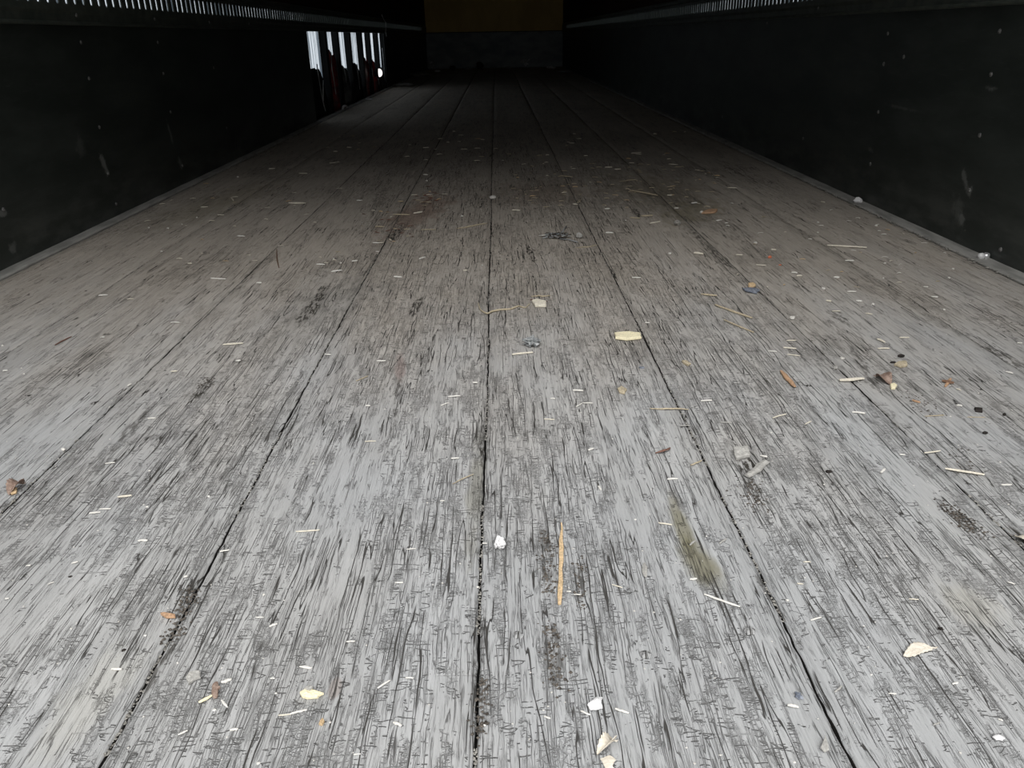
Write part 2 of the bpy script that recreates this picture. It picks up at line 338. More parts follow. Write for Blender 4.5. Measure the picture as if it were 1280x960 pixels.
# ================================================================== SETTING
def fnoise(*v): return mnoise.noise(Vector(v))
def build_floor():
    ys = [0.06]
    while ys[-1] < Y1:
        ys.append(min(Y1, ys[-1] + (0.004 if ys[-1] < 2.2 else 0.004 + (ys[-1]-2.2)*0.012)))
    ys = np.array(ys); edges = [EDGE_L] + SEAMS + [EDGE_R]
    V, Fc, MI = [], [], []
    def wander(k, y): return 0.0035*fnoise(k*7.3, y*1.3, .5) + 0.0012*fnoise(k*3.1, y*22, 1.5) + 0.0009*fnoise(k*9.1, y*90, 2.5)
    for i in range(len(edges)-1):
        a, b = edges[i], edges[i+1]; inner = 9
        cols = None; base = len(V)
        for y in ys:
            gl = 0.0012*(0 if i == 0 else 1)*(1 + .8*fnoise(i*4.0, y*4, 7) + .7*fnoise(i*4.0, y*60, 8))
            gr = 0.0012*(0 if i == len(edges)-2 else 1)*(1 + .8*fnoise((i+1)*4.0, y*4, 9) + .7*fnoise((i+1)*4.0, y*60, 10))
            lo = a + (wander(i, y) if i else 0) + max(gl, .0002); hi = b + (wander(i+1, y) if i < len(edges)-2 else 0) - max(gr, .0002)
            chip_l = .0022*max(0, fnoise(i*2.0, y*35, 3)); chip_r = .0022*max(0, fnoise(i*2.0+1, y*35, 4))
            row = [(lo, -.03), (lo, -.0030-chip_l), (lo+.002, -.0008-chip_l*.5)]
            for j in range(inner):
                t = (j+1)/(inner+1); row.append((lo + (hi-lo)*t, .0006*math.sin(math.pi*t) + .0011*fnoise(i*11+j*.9, y*1.7, 6) + .0005*fnoise(i*11+j*2.3, y*9, 6)))
            row += [(hi-.002, -.0006-chip_r*.5), (hi, -.0030-chip_r), (hi, -.03)]
            cols = len(row)
            V += [(x, y, z) for x, z in row]
        for r in range(len(ys)-1):
            for c in range(cols-1):
                p = base + r*cols + c; Fc.append((p, p+1, p+1+cols, p+cols)); MI.append(1 if c in (0, cols-2) else 0)
    me = bpy.data.meshes.new('floor'); me.from_pydata(V, [], Fc); me.materials.append(M['floor']); me.materials.append(M['void']); me.polygons.foreach_set('material_index', MI)
    me.polygons.foreach_set('use_smooth', [True]*len(me.polygons)); me.update()
    o = bpy.data.objects.new('floor', me); COL.objects.link(o); tag(o, 'weathered grey wooden trailer floor of long laminated boards', kind='structure')
    bm = bmesh.new(); box(bm, (XL-.06, Y0-.02, -.16), (XR+.06, Y1+.05, -.012))
    u = obj('subfloor', bm, M['void'], o)
build_floor()

def wall(name, X, sgn, gap=None):
    """sgn = +1 when the room lies on the +X side"""
    bm = bmesh.new(); t = .012
    box(bm, (X - sgn*t, Y0, .700), (X, Y1, ROOF))                 # dark plywood above the track
    o = obj(name, bm, M['ply_dark']); tag(o, kind='structure')
    tag(o, 'dark plywood lined trailer side wall with a torn-out lower bay' if gap else 'dark plywood lined trailer side wall, unbroken along its length')
    bm = bmesh.new()
    runs = [(Y0, gap[0]), (gap[1], Y1)] if gap else [(Y0, Y1)]
    for a, b in runs: box(bm, (X - sgn*.004, a, 0.0), (X, b, .581))
    obj('kick_plate', bm, M['kick_l' if gap else 'kick_r'], o)
    # outer skin lets daylight through
    bm = bmesh.new(); Xs = X - sgn*DEP
    vs = [bm.verts.new(p) for p in ((Xs, Y0, .05), (Xs, Y1, .05), (Xs, Y1, ROOF), (Xs, Y0, ROOF))]; bm.faces.new(vs)
    obj('outer_skin', bm, M['skin'], o)
    bm = bmesh.new(); box(bm, (Xs - sgn*.01, Y0, -.05), (Xs - sgn*.004, Y1, .055))
    obj('lower_skin', bm, M['post'], o)
    return o
GAP = (5.66, 9.50)
wl_ = wall('wall_left', XL, 1, GAP)
wr_ = wall('wall_right', XR, -1)
# liner edge beside the gap, rust brown
bm = bmesh.new(); box(bm, (XL-.045, 5.60, 0), (XL-.0045, GAP[0]+.012, .572)); obj('liner_edge', bm, M['brown_wood'], wl_)
# rivets
def rivet(X, sgn, p, parent):
    bm = bmesh.new(); rings = []
    for r, d in ((.0062, 0), (.0058, .0016), (.0038, .0030), (.0012, .0036)):
        rings.append([(X + sgn*d, p.y + r*math.cos(k*math.pi/4), p.z + r*math.sin(k*math.pi/4)) for k in range(8)])
    loft(bm, rings); obj('rivet', bm, M['rivet'], parent, True)
for px, py in ((101, 53), (197, 53), (111, 98), (204, 92), (267, 85), (124, 159), (213, 140), (362, 138), (283, 160), (135, 217), (228, 207), (90, 19), (189, 24), (308, 30), (258, 28), (4, 262), (145, 255)):
    rivet(XL + (.012 if py < 32 else 0), 1, side_pt(px, py, XL), wl_)
for px, py in ((1250, 39), (1239, 93), (1110, 42), (1105, 80), (903, 146), (1004, 173), (1098, 140), (1225, 169), (1130, 71), (959, 29), (1027, 10), (1088, 205), (1251, 312), (1212, 238)):
    rivet(XR - (.012 if py < 15 else 0), -1, side_pt(px, py, XR), wr_)

def track(name, X, sgn, label):
    """logistic track: channel profile with upright round-ended slots every two inches"""
    bm = bmesh.new(); P = .0508; hw = .0078; z0, z1, zb, zt = .628, .681, .612, .694; xf = X + sgn*.0115; xb = xf - sgn*.0034
    n = int((14.4-.11)/P); box(bm, (xb, .11+n*P, zb), (xf, Y1, zt)); per = 14
    for k in range(n):
        ya = .11 + k*P; yc = ya + P/2
        ring = []
        for j in range(7): a = -math.pi*j/6; ring.append((yc + hw*math.cos(a), z0 + hw + hw*math.sin(a)))
        for j in range(7): a = math.pi - math.pi*j/6; ring.append((yc + hw*math.cos(a), z1 - hw + hw*math.sin(a)))
        outer = []
        for (yy, zz) in ring:
            outer.append((ya if yy < yc else ya+P, zz) if zb < zz < zt else None)
        # outer boundary matched to the ring: corners and sides
        out = []
        for j, (yy, zz) in enumerate(ring):
            t = (zz - zb)/(zt-zb)
            if j in (1, 2, 3, 4, 5): out.append((ya + P*(1-(j-1)/4), zb))
            elif j in (8, 9, 10, 11, 12): out.append((ya + P*((j-8)/4), zt))
            else: out.append((ya+P if yy > yc else ya, zz))
        Rf = [bm.verts.new((xf, a, b)) for a, b in ring]; Rb = [bm.verts.new((xb, a, b)) for a, b in ring]; Of = [bm.verts.new((xf, a, b)) for a, b in out]
        for j in range(per):
            j2 = (j+1) % per
            bm.faces.new((Of[j], Of[j2], Rf[j2], Rf[j])); bm.faces.new((Rf[j], Rf[j2], Rb[j2], Rb[j]))
    prof = [(X, .573), (X + sgn*.016, .573), (X + sgn*.0175, .577), (X + sgn*.016, .5815), (X + sgn*.006, .584), (X + sgn*.006, .602), (xf, .612)]
    prof2 = [(xf, .694), (X + sgn*.006, .700), (X + sgn*.006, .716), (X + sgn*.010, .718), (X + sgn*.010, .722), (X, .722)]
    for pr in (prof, prof2):
        R = [[bm.verts.new((x, y, z)) for x, z in pr] for y in (.11, Y1)]
        for i in range(len(pr)-1): bm.faces.new((R[0][i], R[0][i+1], R[1][i+1], R[1][i]))
    o = obj(name, bm, M['rail']); tag(o, label, 'wall track', 'slotted cargo tracks along both side walls'); return o
track('cargo_track', XL, 1, 'dull green steel slotted cargo track running above the torn-out wall bay')
track('cargo_track', XR, -1, 'dull green steel slotted cargo track along the unbroken side wall')

# front wall, roof, edge trims
bm = bmesh.new(); box(bm, (XL-.08, Y1, .598), (XR+.08, Y1+.03, ROOF)); box(bm, (XL-.08, Y1, -.10), (XR+.08, Y1+.03, .5975)); fw = obj('wall_front', bm, M['ply_yellow']); tag(fw, 'front wall of yellow plywood over a grey lower panel', kind='structure')
bm = bmesh.new(); box(bm, (XL, Y1-.006, 0), (XR, Y1+.03, .595)); obj('kick_panel', bm, M['front_panel'], fw)
bm = bmesh.new()
box(bm, (XL, Y1-.016, .592), (XR, Y1-.0065, .604)); obj('joint_strip', bm, M['post'], fw)
bm = bmesh.new(); box(bm, (XL-.07, Y0, ROOF), (XR+.07, Y1+.05, ROOF+.04)); rf = obj('ceiling', bm, M['roof']); tag(rf, 'plain grey trailer roof', kind='structure')
def edge_trim(name, xa, xb, h, seed):
    bm = bmesh.new(); ys = np.concatenate([np.arange(.06, 3.5, .02), np.arange(3.5, Y1, .2)]); rings = []
    for y in ys:
        d = .0016*fnoise(seed, y*9, 0) + .001*fnoise(seed, y*40, 0)
        inner = (xb + d) if xb > xa else (xb - d)
        zt = h + .0006*fnoise(seed, y*12, 5)
        rings.append([(xa, y, -.02), (xa, y, zt + .001), (xa + (inner-xa)*.86, y, zt), (inner, y, zt*.35), (inner, y, -.02)])
    loft(bm, rings); o = obj(name, bm, M['trim']); tag(o, kind='structure'); return o
tag(edge_trim('baseboard_left', XL, EDGE_L-.001, .006, 1.0), 'dusty metal edge strip below the torn wall')
tag(edge_trim('baseboard_right', XR, EDGE_R+.001, .006, 2.0), 'dusty metal edge strip below the unbroken wall')

# posts and torn remnants in the open bay (what the missing kick plate shows)
BAND = [5.72, 6.343, 6.83, 7.39, 8.02, 8.52, 9.08]
BOT = [86, 62, 84, 79, 72, 76, 84]
XS = XL - DEP
for i, yb in enumerate(BAND + [9.62]):
    # near edge of the bright strip is where the post's room-side corner lets go
    ycorner = yb
    bm = bmesh.new(); wdt = .075
    for (a, b, xa, xb) in ((ycorner-wdt, ycorner, XL-.012, XL-.006), (ycorner-wdt, ycorner-wdt+.004, XS+.002, XL-.012), (ycorner-.004, ycorner, XS+.002, XL-.012), (ycorner, ycorner+.02, XS+.002, XS+.005)):
        box(bm, (xa, a, 0), (xb, b, .600))
    if i > 0 and i < 8: obj('wall_post', bm, M['post'], wl_)
    else: bm.free()
def torn_sheet(y0, y1, tops, mat, seed, lean=.0):
    bm = bmesh.new(); nu, nv = 14, 10; G = []
    for i in range(nu+1):
        u = i/nu; y = y0 + (y1-y0)*u; k = u*(len(tops)-1); a = int(min(k, len(tops)-2)); top = tops[a] + (tops[a+1]-tops[a])*(k-a) + .018*fnoise(seed, u*9, 0)
        row = []
        for j in range(nv+1):
            v = j/nv; x = XS + .006 + .030*(.5+.5*fnoise(seed, u*2.5, v*1.5)) + lean*(1-v)*.5 + .008*fnoise(seed+5, u*8, v*5)
            row.append(bm.verts.new((x, y, .002 + top*v)))
        G.append(row)
    for i in range(nu):
        for j in range(nv): bm.faces.new((G[i][j], G[i+1][j], G[i+1][j+1], G[i][j+1]))
    o = obj('torn_liner_scrap', bm, mat, wl_, True)
    md = o.modifiers.new('thickness', 'SOLIDIFY'); md.thickness = .002
    return o
for i, yb in enumerate(BAND):
    nxt = (BAND + [9.62])[i+1] - .05
    xpx = [391, 412, 428, 443, 457, 466, 476][i]
    q = side_pt(xpx, BOT[i], XS); top = max(.12, q.z)
    red = i in (1, 4, 5)
    torn_sheet(yb+.01, nxt - .03, [top*k for k in ((1, 1, 1, 1.02, 1.0, .97, .90, .72, .30), (1, 1, 1, 1, .95, .9, .93, .95, .8), (1, 1, 1, 1.05, 1, .96, .98, .85, .5))[i % 3]], M['red'] if red else M['dirtymetal' if i in (2, 6) else 'post'], i*3.7)
# slim bright buckled edges, thin strips of bare sheet hanging beside the posts
def ribbon(pts, wd, th, mat, name, parent=None, seed=0):
    bm = bmesh.new(); rings = []
    pts = [Vector(p) for p in pts]
    for i, p in enumerate(pts):
        ww = wd*(.6 + .5*abs(fnoise(seed, i*.8, 0))+.2)
        rings.append([p + Vector((0, -ww/2, 0)), p + Vector((th, -ww*.1, 0)), p + Vector((0, ww/2, 0)), p + Vector((-th, ww*.1, 0))])
    loft(bm, rings); return obj(name, bm, mat, parent, True)
bare = simple('bare_bent_metal', (.42, .45, .46), (.75, .77, .78), (40, 10, 12), rough=.35, metal=.8)
for pts_px in ([(396, 80), (399, 100), (402, 118), (405, 132), (407, 139)], [(414, 66), (415, 86), (418, 104), (420, 118)], [(430, 84), (432, 95), (433, 104)], [(446, 80), (448, 96), (450, 112)],
               [(478, 60), (480, 82), (481, 98), (483, 104)], [(404, 100), (404, 126)], [(473, 98), (474, 106)]):
    pts = [side_pt(x, y, XL-.012-.01*(i % 2)) for i, (x, y) in enumerate(pts_px)]
    ribbon(pts, .035, .004, bare, 'bent_strip', wl_, seed=pts_px[0][0])
# glowing ball and backing added for a bright spot low in the bay
lm = emis = bpy.data.materials.new('glow_spot_surface'); lm.use_nodes = True; pb = lm.node_tree.nodes['Principled BSDF']
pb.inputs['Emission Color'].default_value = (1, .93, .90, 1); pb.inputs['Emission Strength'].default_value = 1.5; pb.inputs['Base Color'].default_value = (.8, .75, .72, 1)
lp = side_pt(474, 91, XL+.035); root = bpy.data.objects.new('glow_spot', None); COL.objects.link(root); root.location = lp
tag(root, 'small round glowing white spot low in the open wall bay', 'glowing spot')
bm = bmesh.new(); bmesh.ops.create_uvsphere(bm, u_segments=20, v_segments=12, radius=.040); bmesh.ops.scale(bm, verts=bm.verts, vec=(.8, 1, 1)); obj('glow_ball', bm, lm, root, True)
bm = bmesh.new(); loft(bm, [[(x, r*math.cos(a*math.pi/10), r*math.sin(a*math.pi/10)) for a in range(20)] for x, r in ((-.045, .036), (-.012, .041), (-.004, .0415))]); obj('glow_ball_backing', bm, M['post'], root, True)
# torn strip hanging from the track past the gap
pts = [side_pt(x, y, XL + .02) for x, y in ((477, 18), (479, 23), (482, 28), (482.5, 34), (482, 40), (483, 46))]
o = ribbon(pts, .035, .004, M['plastic'], 'torn_strip', None, 3); tag(o, 'pale torn strip hanging on the wall at the far end of the open bay', 'torn strip')
rebase(o, pts[-1])
# ================================================================== LITTER
LAND = []      # landmarks the small pieces are described by: (phrase, point)
def settle(o, base): return rebase(o, base)

def sliver_bm(p0, p1, wd, ht, seed=0, bend=0.0, lift=0.0, n=6, blunt=.45, z=.0012, prof=None):
    """a split piece of wood: irregular tapering six-sided bar from p0 to p1"""
    rnd = random.Random(seed); p0, p1 = Vector(p0), Vector(p1); d = p1-p0; L = d.length; d.normalize(); s = Vector((-d.y, d.x, 0))
    bm = bmesh.new(); rings = []
    for i in range(n+1):
        t = i/n; k = (prof[i] if prof else (blunt + (1-blunt)*math.sin(math.pi*min(1, max(0, t*.96+.02)))**.6)*rnd.uniform(.85, 1.12))
        c = p0 + d*L*t + s*bend*L*math.sin(math.pi*t) + s*wd*.12*rnd.uniform(-1, 1) + Vector((0, 0, z + ht*.5 + lift*math.sin(math.pi*t)))
        w2, h2 = wd/2*k, ht/2*k
        rings.append([c + s*w2 + Vector((0, 0, -h2*.5)), c + s*w2*.9 + Vector((0, 0, h2*.55)), c + s*w2*.1*rnd.uniform(-1, 2) + Vector((0, 0, h2*1.1)),
                      c - s*w2*.9 + Vector((0, 0, h2*.5)), c - s*w2 + Vector((0, 0, -h2*.5)), c + Vector((0, 0, -h2*1.0))])
    loft(bm, rings); return bm
def px2(a, b): return flr(*a), flr(*b)
SEED = [100]
def sliver(name, a, b, th, mat, label=None, cat=None, group=None, **kw):
    SEED[0] += 1; p0, p1 = px2(a, b); mid = (p0+p1)/2; s = depth(mid)/F_PX
    wd = th*s*kw.pop('wk', 1.35); ht = wd*kw.pop('hk', .6)
    o = obj(name, sliver_bm(p0, p1, wd, ht, SEED[0], **kw), M[mat]); settle(o, (mid.x, mid.y, 0)); tag(o, label, cat, group)
    return o
def slab_bm(outline, th, seed=0, tilt=(0, 0), dome=0.0, z=.001, sub=True):
    """flat chip with an irregular outline (points in floor metres)"""
    rnd = random.Random(seed); c = sum((Vector(p) for p in outline), Vector())/len(outline); bm = bmesh.new()
    R = max((Vector(p)-c).length for p in outline)
    def zz(p, k): q = Vector(p)-c; return z + th*k + dome*(1-min(1, q.length/R)**2) + q.x*tilt[0] + q.y*tilt[1] + R*(abs(tilt[0])+abs(tilt[1]))*.8
    rings = []
    for k, sc in ((0, .93), (.25, 1.0), (.8, .98), (1.0, .86)):
        rings.append([Vector((c.x + (p[0]-c.x)*sc*rnd.uniform(.97, 1.03), c.y + (p[1]-c.y)*sc*rnd.uniform(.97, 1.03), zz(p, k))) for p in outline])
    rings.append([Vector((c.x + (p[0]-c.x)*.35, c.y + (p[1]-c.y)*.35, zz((c.x + (p[0]-c.x)*.35, c.y + (p[1]-c.y)*.35, 0), 1.0 + rnd.uniform(-.1, .25)))) for p in outline])
    loft(bm, rings); return bm
def dense(pts, k=3, seed=0, j=.05):
    rnd = random.Random(seed); out = []
    for i in range(len(pts)):
        a, b = Vector(pts[i]), Vector(pts[(i+1) % len(pts)])
        for q in range(k): out.append(a.lerp(b, q/k) + Vector((rnd.uniform(-j, j), rnd.uniform(-j, j), 0))*(b-a).length)
    return out
def chip(name, poly, th, mat, label, cat='wood chip', group=None, tilt=(0, 0), dome=0, seed=1, land=None, z=.001):
    pts = dense([flr(*p) for p in poly], 3, seed); c = sum(pts, Vector())/len(pts)
    o = obj(name, slab_bm(pts, th, seed, tilt, dome, z), M[mat]); settle(o, (c.x, c.y, 0)); tag(o, label, cat, group)
    if land: LAND.append((land, c))
    return o
def lump_bm(c, r, seed, rough=.35, sub=2, sharp=2.2):
    bm = bmesh.new(); bmesh.ops.create_icosphere(bm, subdivisions=sub, radius=1)
    for v in bm.verts:
        q = v.co*sharp; k = 1 + rough*fnoise(q.x+seed*3.3, q.y, q.z) + rough*.7*fnoise(q.x*2.7+seed, q.y*2.7, q.z*2.7)
        v.co = Vector((v.co.x*r[0]*k, v.co.y*r[1]*k, v.co.z*r[2]*k))
    mz = min(v.co.z for v in bm.verts)
    for v in bm.verts: v.co += Vector((c[0], c[1], (c[2] if len(c) > 2 else 0) - mz))
    return bm
def lump(name, at, size, mat, label, cat, seed=1, rough=.35, sub=2, group=None, flat=.6, smooth=False, land=None, sharp=2.2, spin=1.0):
    c = flr(*at); s = depth(c)/F_PX; rx, rz = size[0]*s/2, size[1]*s/2
    o = obj(name, lump_bm((c.x, c.y, -.0005), (rx, rx*flat*spin, rz), seed, rough, sub, sharp), M[mat], None, smooth)
    settle(o, (c.x, c.y, 0)); tag(o, label, cat, group)
    if land: LAND.append((land, c))
    return o
def leaf(name, a, b, half, mat, label, seed=0, curl=.5, lift=.35, teeth=7, stem=.14, roll=0.0, land=None):
    """serrated dry leaf, arched over the floor; a = stem end, b = tip; midrib and stalk are its parts"""
    p0, p1 = px2(a, b); d = p1-p0; L = d.length; d.normalize(); s = Vector((-d.y, d.x, 0)); s0 = Vector((0, 0, 1))
    nu, nv = 28, 8; bm = bmesh.new(); G = []; spine = []
    for i in range(nu+1):
        t = i/nu; prof = (math.sin(math.pi*min(1, t**.92))**.62)*(1-.15*t)
        tooth = 1 + .16*(abs((t*teeth) % 1 - .5)*2 - .5)
        hw = half*max(.03, prof*tooth)
        cz = L*lift*math.sin(math.pi*t)**1.2*.35 + .0015
        ctr = p0 + d*L*(stem + (1-stem)*t) + s*L*.05*math.sin(t*5+seed)
        spine.append(ctr + s0*(cz + .0006)); row = []
        for j in range(nv+1):
            v = j/nv*2-1; up_ = curl*hw*(abs(v)**1.6) + hw*abs(math.sin(roll))*(1 + v*(1 if roll > 0 else -1)) + .0009*fnoise(seed, i*.6, j*1.1)
            row.append(bm.verts.new(ctr + s*(hw*v*math.cos(roll)) + s0*(cz + up_)))
        G.append(row)
    for i in range(nu):
        for j in range(nv): bm.faces.new((G[i][j], G[i+1][j], G[i+1][j+1], G[i][j+1]))
    base = Vector((((p0+p1)/2).x, ((p0+p1)/2).y, 0))
    root = bpy.data.objects.new(name, None); COL.objects.link(root); root.location = base; tag(root, label, 'leaf'); root.empty_display_size = .01
    bmesh.ops.translate(bm, verts=bm.verts, vec=-base)
    bl = obj('leaf_blade', bm, M[mat], root, True); md = bl.modifiers.new('thickness', 'SOLIDIFY'); md.thickness = .00035
    bm = bmesh.new(); tube(bm, [q-base + (-s0*.0001 if roll else Vector()) for q in spine[::3]], [.0007-.0005*i/9 for i in range(len(spine[::3]))], 6); obj('midrib', bm, M[mat], root, True)
    bm = bmesh.new(); st = [p0, p0 + d*L*stem*.5 + s*L*.02, spine[0]]
    tube(bm, [Vector((q.x, q.y, max(q.z, .0012)))-base for q in st], .0007, 6); obj('stalk', bm, M[mat], root, True)
    if land: LAND.append((land, base))
    return root

# --- pieces one can name
leaf('dry_leaf', (1171, 810), (1127, 820), .0066, 'leaf', 'large pale serrated dry leaf lying alone on the near boards', 3, curl=.05, lift=.10, roll=-.12, land='the large pale leaf')
leaf('dry_leaf', (1268, 670), (1290, 686), .008, 'leaf', 'pale dry leaf cut off by the picture edge, beside a board seam', 4, curl=.4, lift=.5, land='the cut-off leaf')
leaf('dry_leaf', (772, 926), (747, 946), .0075, 'leaf', 'folded pale dry leaf standing on its edge, nearest the camera', 5, curl=1.1, lift=.5, roll=.5, land='the folded leaf')
chip('leaf_fragment', [(750, 950), (762, 946), (770, 952), (766, 960), (770, 968), (757, 962)], .0009, 'leaf', 'torn leaf fragment lying just in front of the folded leaf', 'leaf', dome=.001, seed=12)
leaf('dry_leaf', (32, 604), (13, 620), .009, 'leafbrown', 'small curled brown dry leaf with an orange tip lying in a seam', 6, curl=.9, lift=.7, land='the curled brown leaf')
chip('wood_chip', [(12, 614), (17, 610), (22, 612), (21, 618), (15, 620)], .003, 'tan', 'orange tan chip resting against the curled brown leaf', seed=15)
leaf('dry_leaf', (1092, 470), (1114, 482), .013, 'leafbrown', 'brown rounded dry leaf beside a yellow chip beyond the long seam splinter', 7, curl=.5, lift=.5, land='the brown rounded leaf')
chip('wood_chip', [(1112, 483), (1117, 481), (1121, 484), (1119, 488), (1113, 488)], .004, 'cream', 'small bright yellow chip at the tip of the brown rounded leaf', seed=17)
chip('wood_chip', [(768, 419), (786, 417.5), (800, 419), (801, 425), (784, 427), (770, 425.5)], .006, 'cream', 'bright pale yellow oblong wood chip beside the middle seam', seed=21, land='the bright yellow chip')
chip('wood_chip', [(664, 379), (670, 377), (683, 380), (682, 385), (668, 385)], .007, 'pale', 'pale wood chip with a brown edge beside the curling root', seed=22, land='the brown-edged pale chip')
sliver('bark_sliver', (663, 376), (684, 378), 2.2, 'redbrown', 'red brown bark sliver lying along the pale chip by the curling root', 'bark')
chip('wood_chip', [(201, 770), (205, 768), (220, 771), (220, 774), (208, 774.5)], .003, 'orange', 'small orange wood chip on the near boards beside a wide crumbly seam', seed=23, land='the orange chip')
sliver('wood_splinter', (201, 767.5), (218, 769.5), 1.5, 'brown', 'dark brown sliver lying along the far edge of the orange chip', 'wood splinter')
chip('wood_chip', [(375, 869), (384, 865), (396, 868), (405, 870), (398, 875), (384, 877), (377, 874)], .0035, 'cream', 'cream wood chip with a frayed point, near boards', seed=24, dome=.001, land='the frayed cream chip')
chip('bark_flake', [(381, 867), (387, 863.5), (393, 865), (388, 869.5)], .003, 'greywood', 'grey bark flake on top of the frayed cream chip', 'bark', seed=25, z=.004)
sliver('seed_husk', (271, 856), (269, 876), 7, 'leafbrown', 'brown seed husk with pale splinters fanning around it', 'seed husk', n=8, blunt=.3, hk=.55); LAND.append(('the brown seed husk', flr(270, 866)))
sliver('wood_splinter', (277, 855), (290, 851), 3.4, 'white', 'white splinter pointing away from the top of the brown seed husk', 'wood splinter')
sliver('wood_splinter', (249, 880), (266, 871), 3.2, 'cream', 'cream splinter pointing down from the side of the brown seed husk', 'wood splinter')
sliver('wood_splinter', (277, 877), (285, 886), 2.2, 'white', 'white splinter pointing toward the camera from the brown seed husk', 'wood splinter')
sliver('wood_splinter', (702, 655), (700, 758), 7.5, 'tan', 'long upright tan splinter stuck in a split of the middle board', 'wood splinter', n=12, blunt=.3, hk=.35, wk=.85,
       prof=[.25, .4, .6, .8, .95, .9, .85, .7, .75, .9, .95, .85, .55]); LAND.append(('the long tan splinter', flr(701, 706)))
chip('loose_flake', [(916, 566), (935, 565), (937, 574), (919, 577)], .006, 'greywood', 'grey rectangular flake lifted at the top of the dark gouge', 'wood flake', seed=31, tilt=(0, .15), land='the dark gouge')
sliver('loose_flake', (934, 598), (958, 580), 7, 'greywood', 'long grey flake lying slantwise over the dark gouge', 'wood flake', n=6, blunt=.8, hk=.5)
chip('loose_flake', [(233, 850), (238, 844), (251, 843), (252, 850), (243, 853), (237, 858)], .003, 'greywood', 'pale raised flake of wood beyond the brown seed husk', 'wood flake', seed=33, tilt=(0, .12))
chip('loose_flake', [(1025, 938), (1030, 923), (1034, 932), (1036, 940), (1030, 943)], .002, 'greywood', 'pale pointed flake of wood on the nearest boards', 'wood flake', seed=34, tilt=(0, .1), land='the pale pointed flake')
lump('paper_scrap', (625, 688), (12, 13), 'paper', 'small crumpled white paper scrap near the middle seam', 'paper', 3, .75, 3, flat=1.0, sharp=2.6, land='the small white paper scrap')
chip('paper_scrap', [(734, 885), (741, 881), (746, 876), (753, 874), (751, 882), (753, 890), (745, 892), (738, 891)], .002, 'paper', 'torn ragged white paper scrap beyond the folded leaf', 'paper', dome=.004, seed=42, land='the ragged paper scrap')
chip('paper_scrap', [(1240, 924), (1246, 921), (1256, 925), (1252, 929), (1244, 928)], .0015, 'paper', 'small dirty white paper scrap in the near corner below the large leaf', 'paper', dome=.002, seed=43, land='the dirty paper scrap')
lump('paper_scrap', (1072, 255), (11, 8), 'paper', 'white paper ball against the unbroken wall', 'paper', 5, .3, 2, flat=.8, land='the white paper ball')
# crushed foil cap against the unbroken wall
root = bpy.data.objects.new('crushed_foil_cap', None); COL.objects.link(root); p = flr(1228, 326); root.location = p
tag(root, 'crushed silver foil cap lying on the edge strip of the unbroken wall', 'foil cap'); LAND.append(('the foil cap', p.copy()))
bm = bmesh.new(); tube(bm, [(-.013, 0, .010), (-.009, 0, .011), (-.003, .001, .011), (0, .001, .010)], [.006, .0085, .009, .007], 12); o = obj('cap_ring', bm, M['plastic'], root, True)
bm = bmesh.new(); tube(bm, [(0.001, .001, .010), (.004, 0, .0115), (.010, 0, .0115), (.014, -.001, .010)], [.0075, .0095, .009, .005], 12); obj('cap_body', bm, M['foil'], root, True)
lump('film_scrap', (665, 433), (18, 10), 'greyfilm', 'crumpled grey foil scrap just beyond a pale splinter near the middle seam', 'film', 7, .8, 3, flat=.9, sharp=3, land='the grey foil scrap')
lump('film_scrap', (998, 871), (9, 6), 'blue', 'crumpled blue grey scrap beside a white splinter, nearest boards', 'film', 8, .6, 2, flat=1.3, land='the blue grey scrap')
chip('film_scrap', [(928, 362), (940, 361), (950, 364), (946, 368), (932, 366)], .003, 'blue', 'flat blue scrap under an oval chip in a seam', 'film', seed=44, dome=.002)
chip('wood_chip', [(935, 358), (941, 357), (945, 360), (940, 362), (935, 361)], .006, 'tan', 'oval tan chip resting on the flat blue scrap', seed=45, z=.003, land='the oval chip')
lump('plastic_bit', (962, 323), (5, 4), 'redplastic', 'tiny orange red plastic bit on the dim boards', 'plastic bit', 9, .2, 2, land='the orange plastic bit')
lump('plastic_bit', (975, 332), (4, 2), 'redplastic', 'faint red plastic crumb just nearer than the orange bit', 'plastic bit', 10, .3, 1)
lump('pebble', (616, 249), (9, 5), 'stone', 'pale flat pebble lying on the middle seam', 'pebble', 11, .15, 2, flat=.8, smooth=True, land='the pale seam pebble')
lump('pebble', (724, 298), (8, 7), 'greywood', 'small dusty stone beside the string tangle', 'pebble', 12, .4, 2)
lump('dirt_clump', (846, 282), (9, 7), 'dust', 'dusty grey clump, at the dark broad seam', 'dirt clump', 13, .5, 2, land='the dusty clump')
chip('wood_chip', [(876, 268), (884, 264), (896, 263), (895, 267), (884, 268)], .006, 'orange', 'brown chip with pale ends on the dim boards', seed=46, land='the pale-ended brown chip')
lump('pebble', (877, 267), (5, 4), 'white', 'tiny cream stone at the near end of the brown chip with pale ends', 'pebble', 14, .2, 1)
sliver('bark_sliver', (976, 466), (993, 486), 5, 'orange', 'reddish bark sliver lying along the grain', 'bark', blunt=.35); LAND.append(('the reddish bark sliver', flr(985, 476)))
chip('wood_chip', [(1117, 458), (1122, 455), (1132, 454), (1134, 459), (1126, 461)], .005, 'straw', 'pale beige chip with a dark crumb behind it', seed=47, land='the pale beige chip')
lump('dirt_clump', (1126, 447), (8, 5), 'dark', 'black crumb just beyond the pale beige chip', 'dirt clump', 15, .5, 2)
lump('dirt_clump', (1116, 454), (8, 3), 'dark', 'black flat crumb touching the pale beige chip', 'dirt clump', 16, .5, 2)
sliver('bark_sliver', (1177, 478), (1192, 481), 4.5, 'brown', 'dark brown bark bit crossing a reddish twig', 'bark'); LAND.append(('the crossed bark bits', flr(1185, 480)))
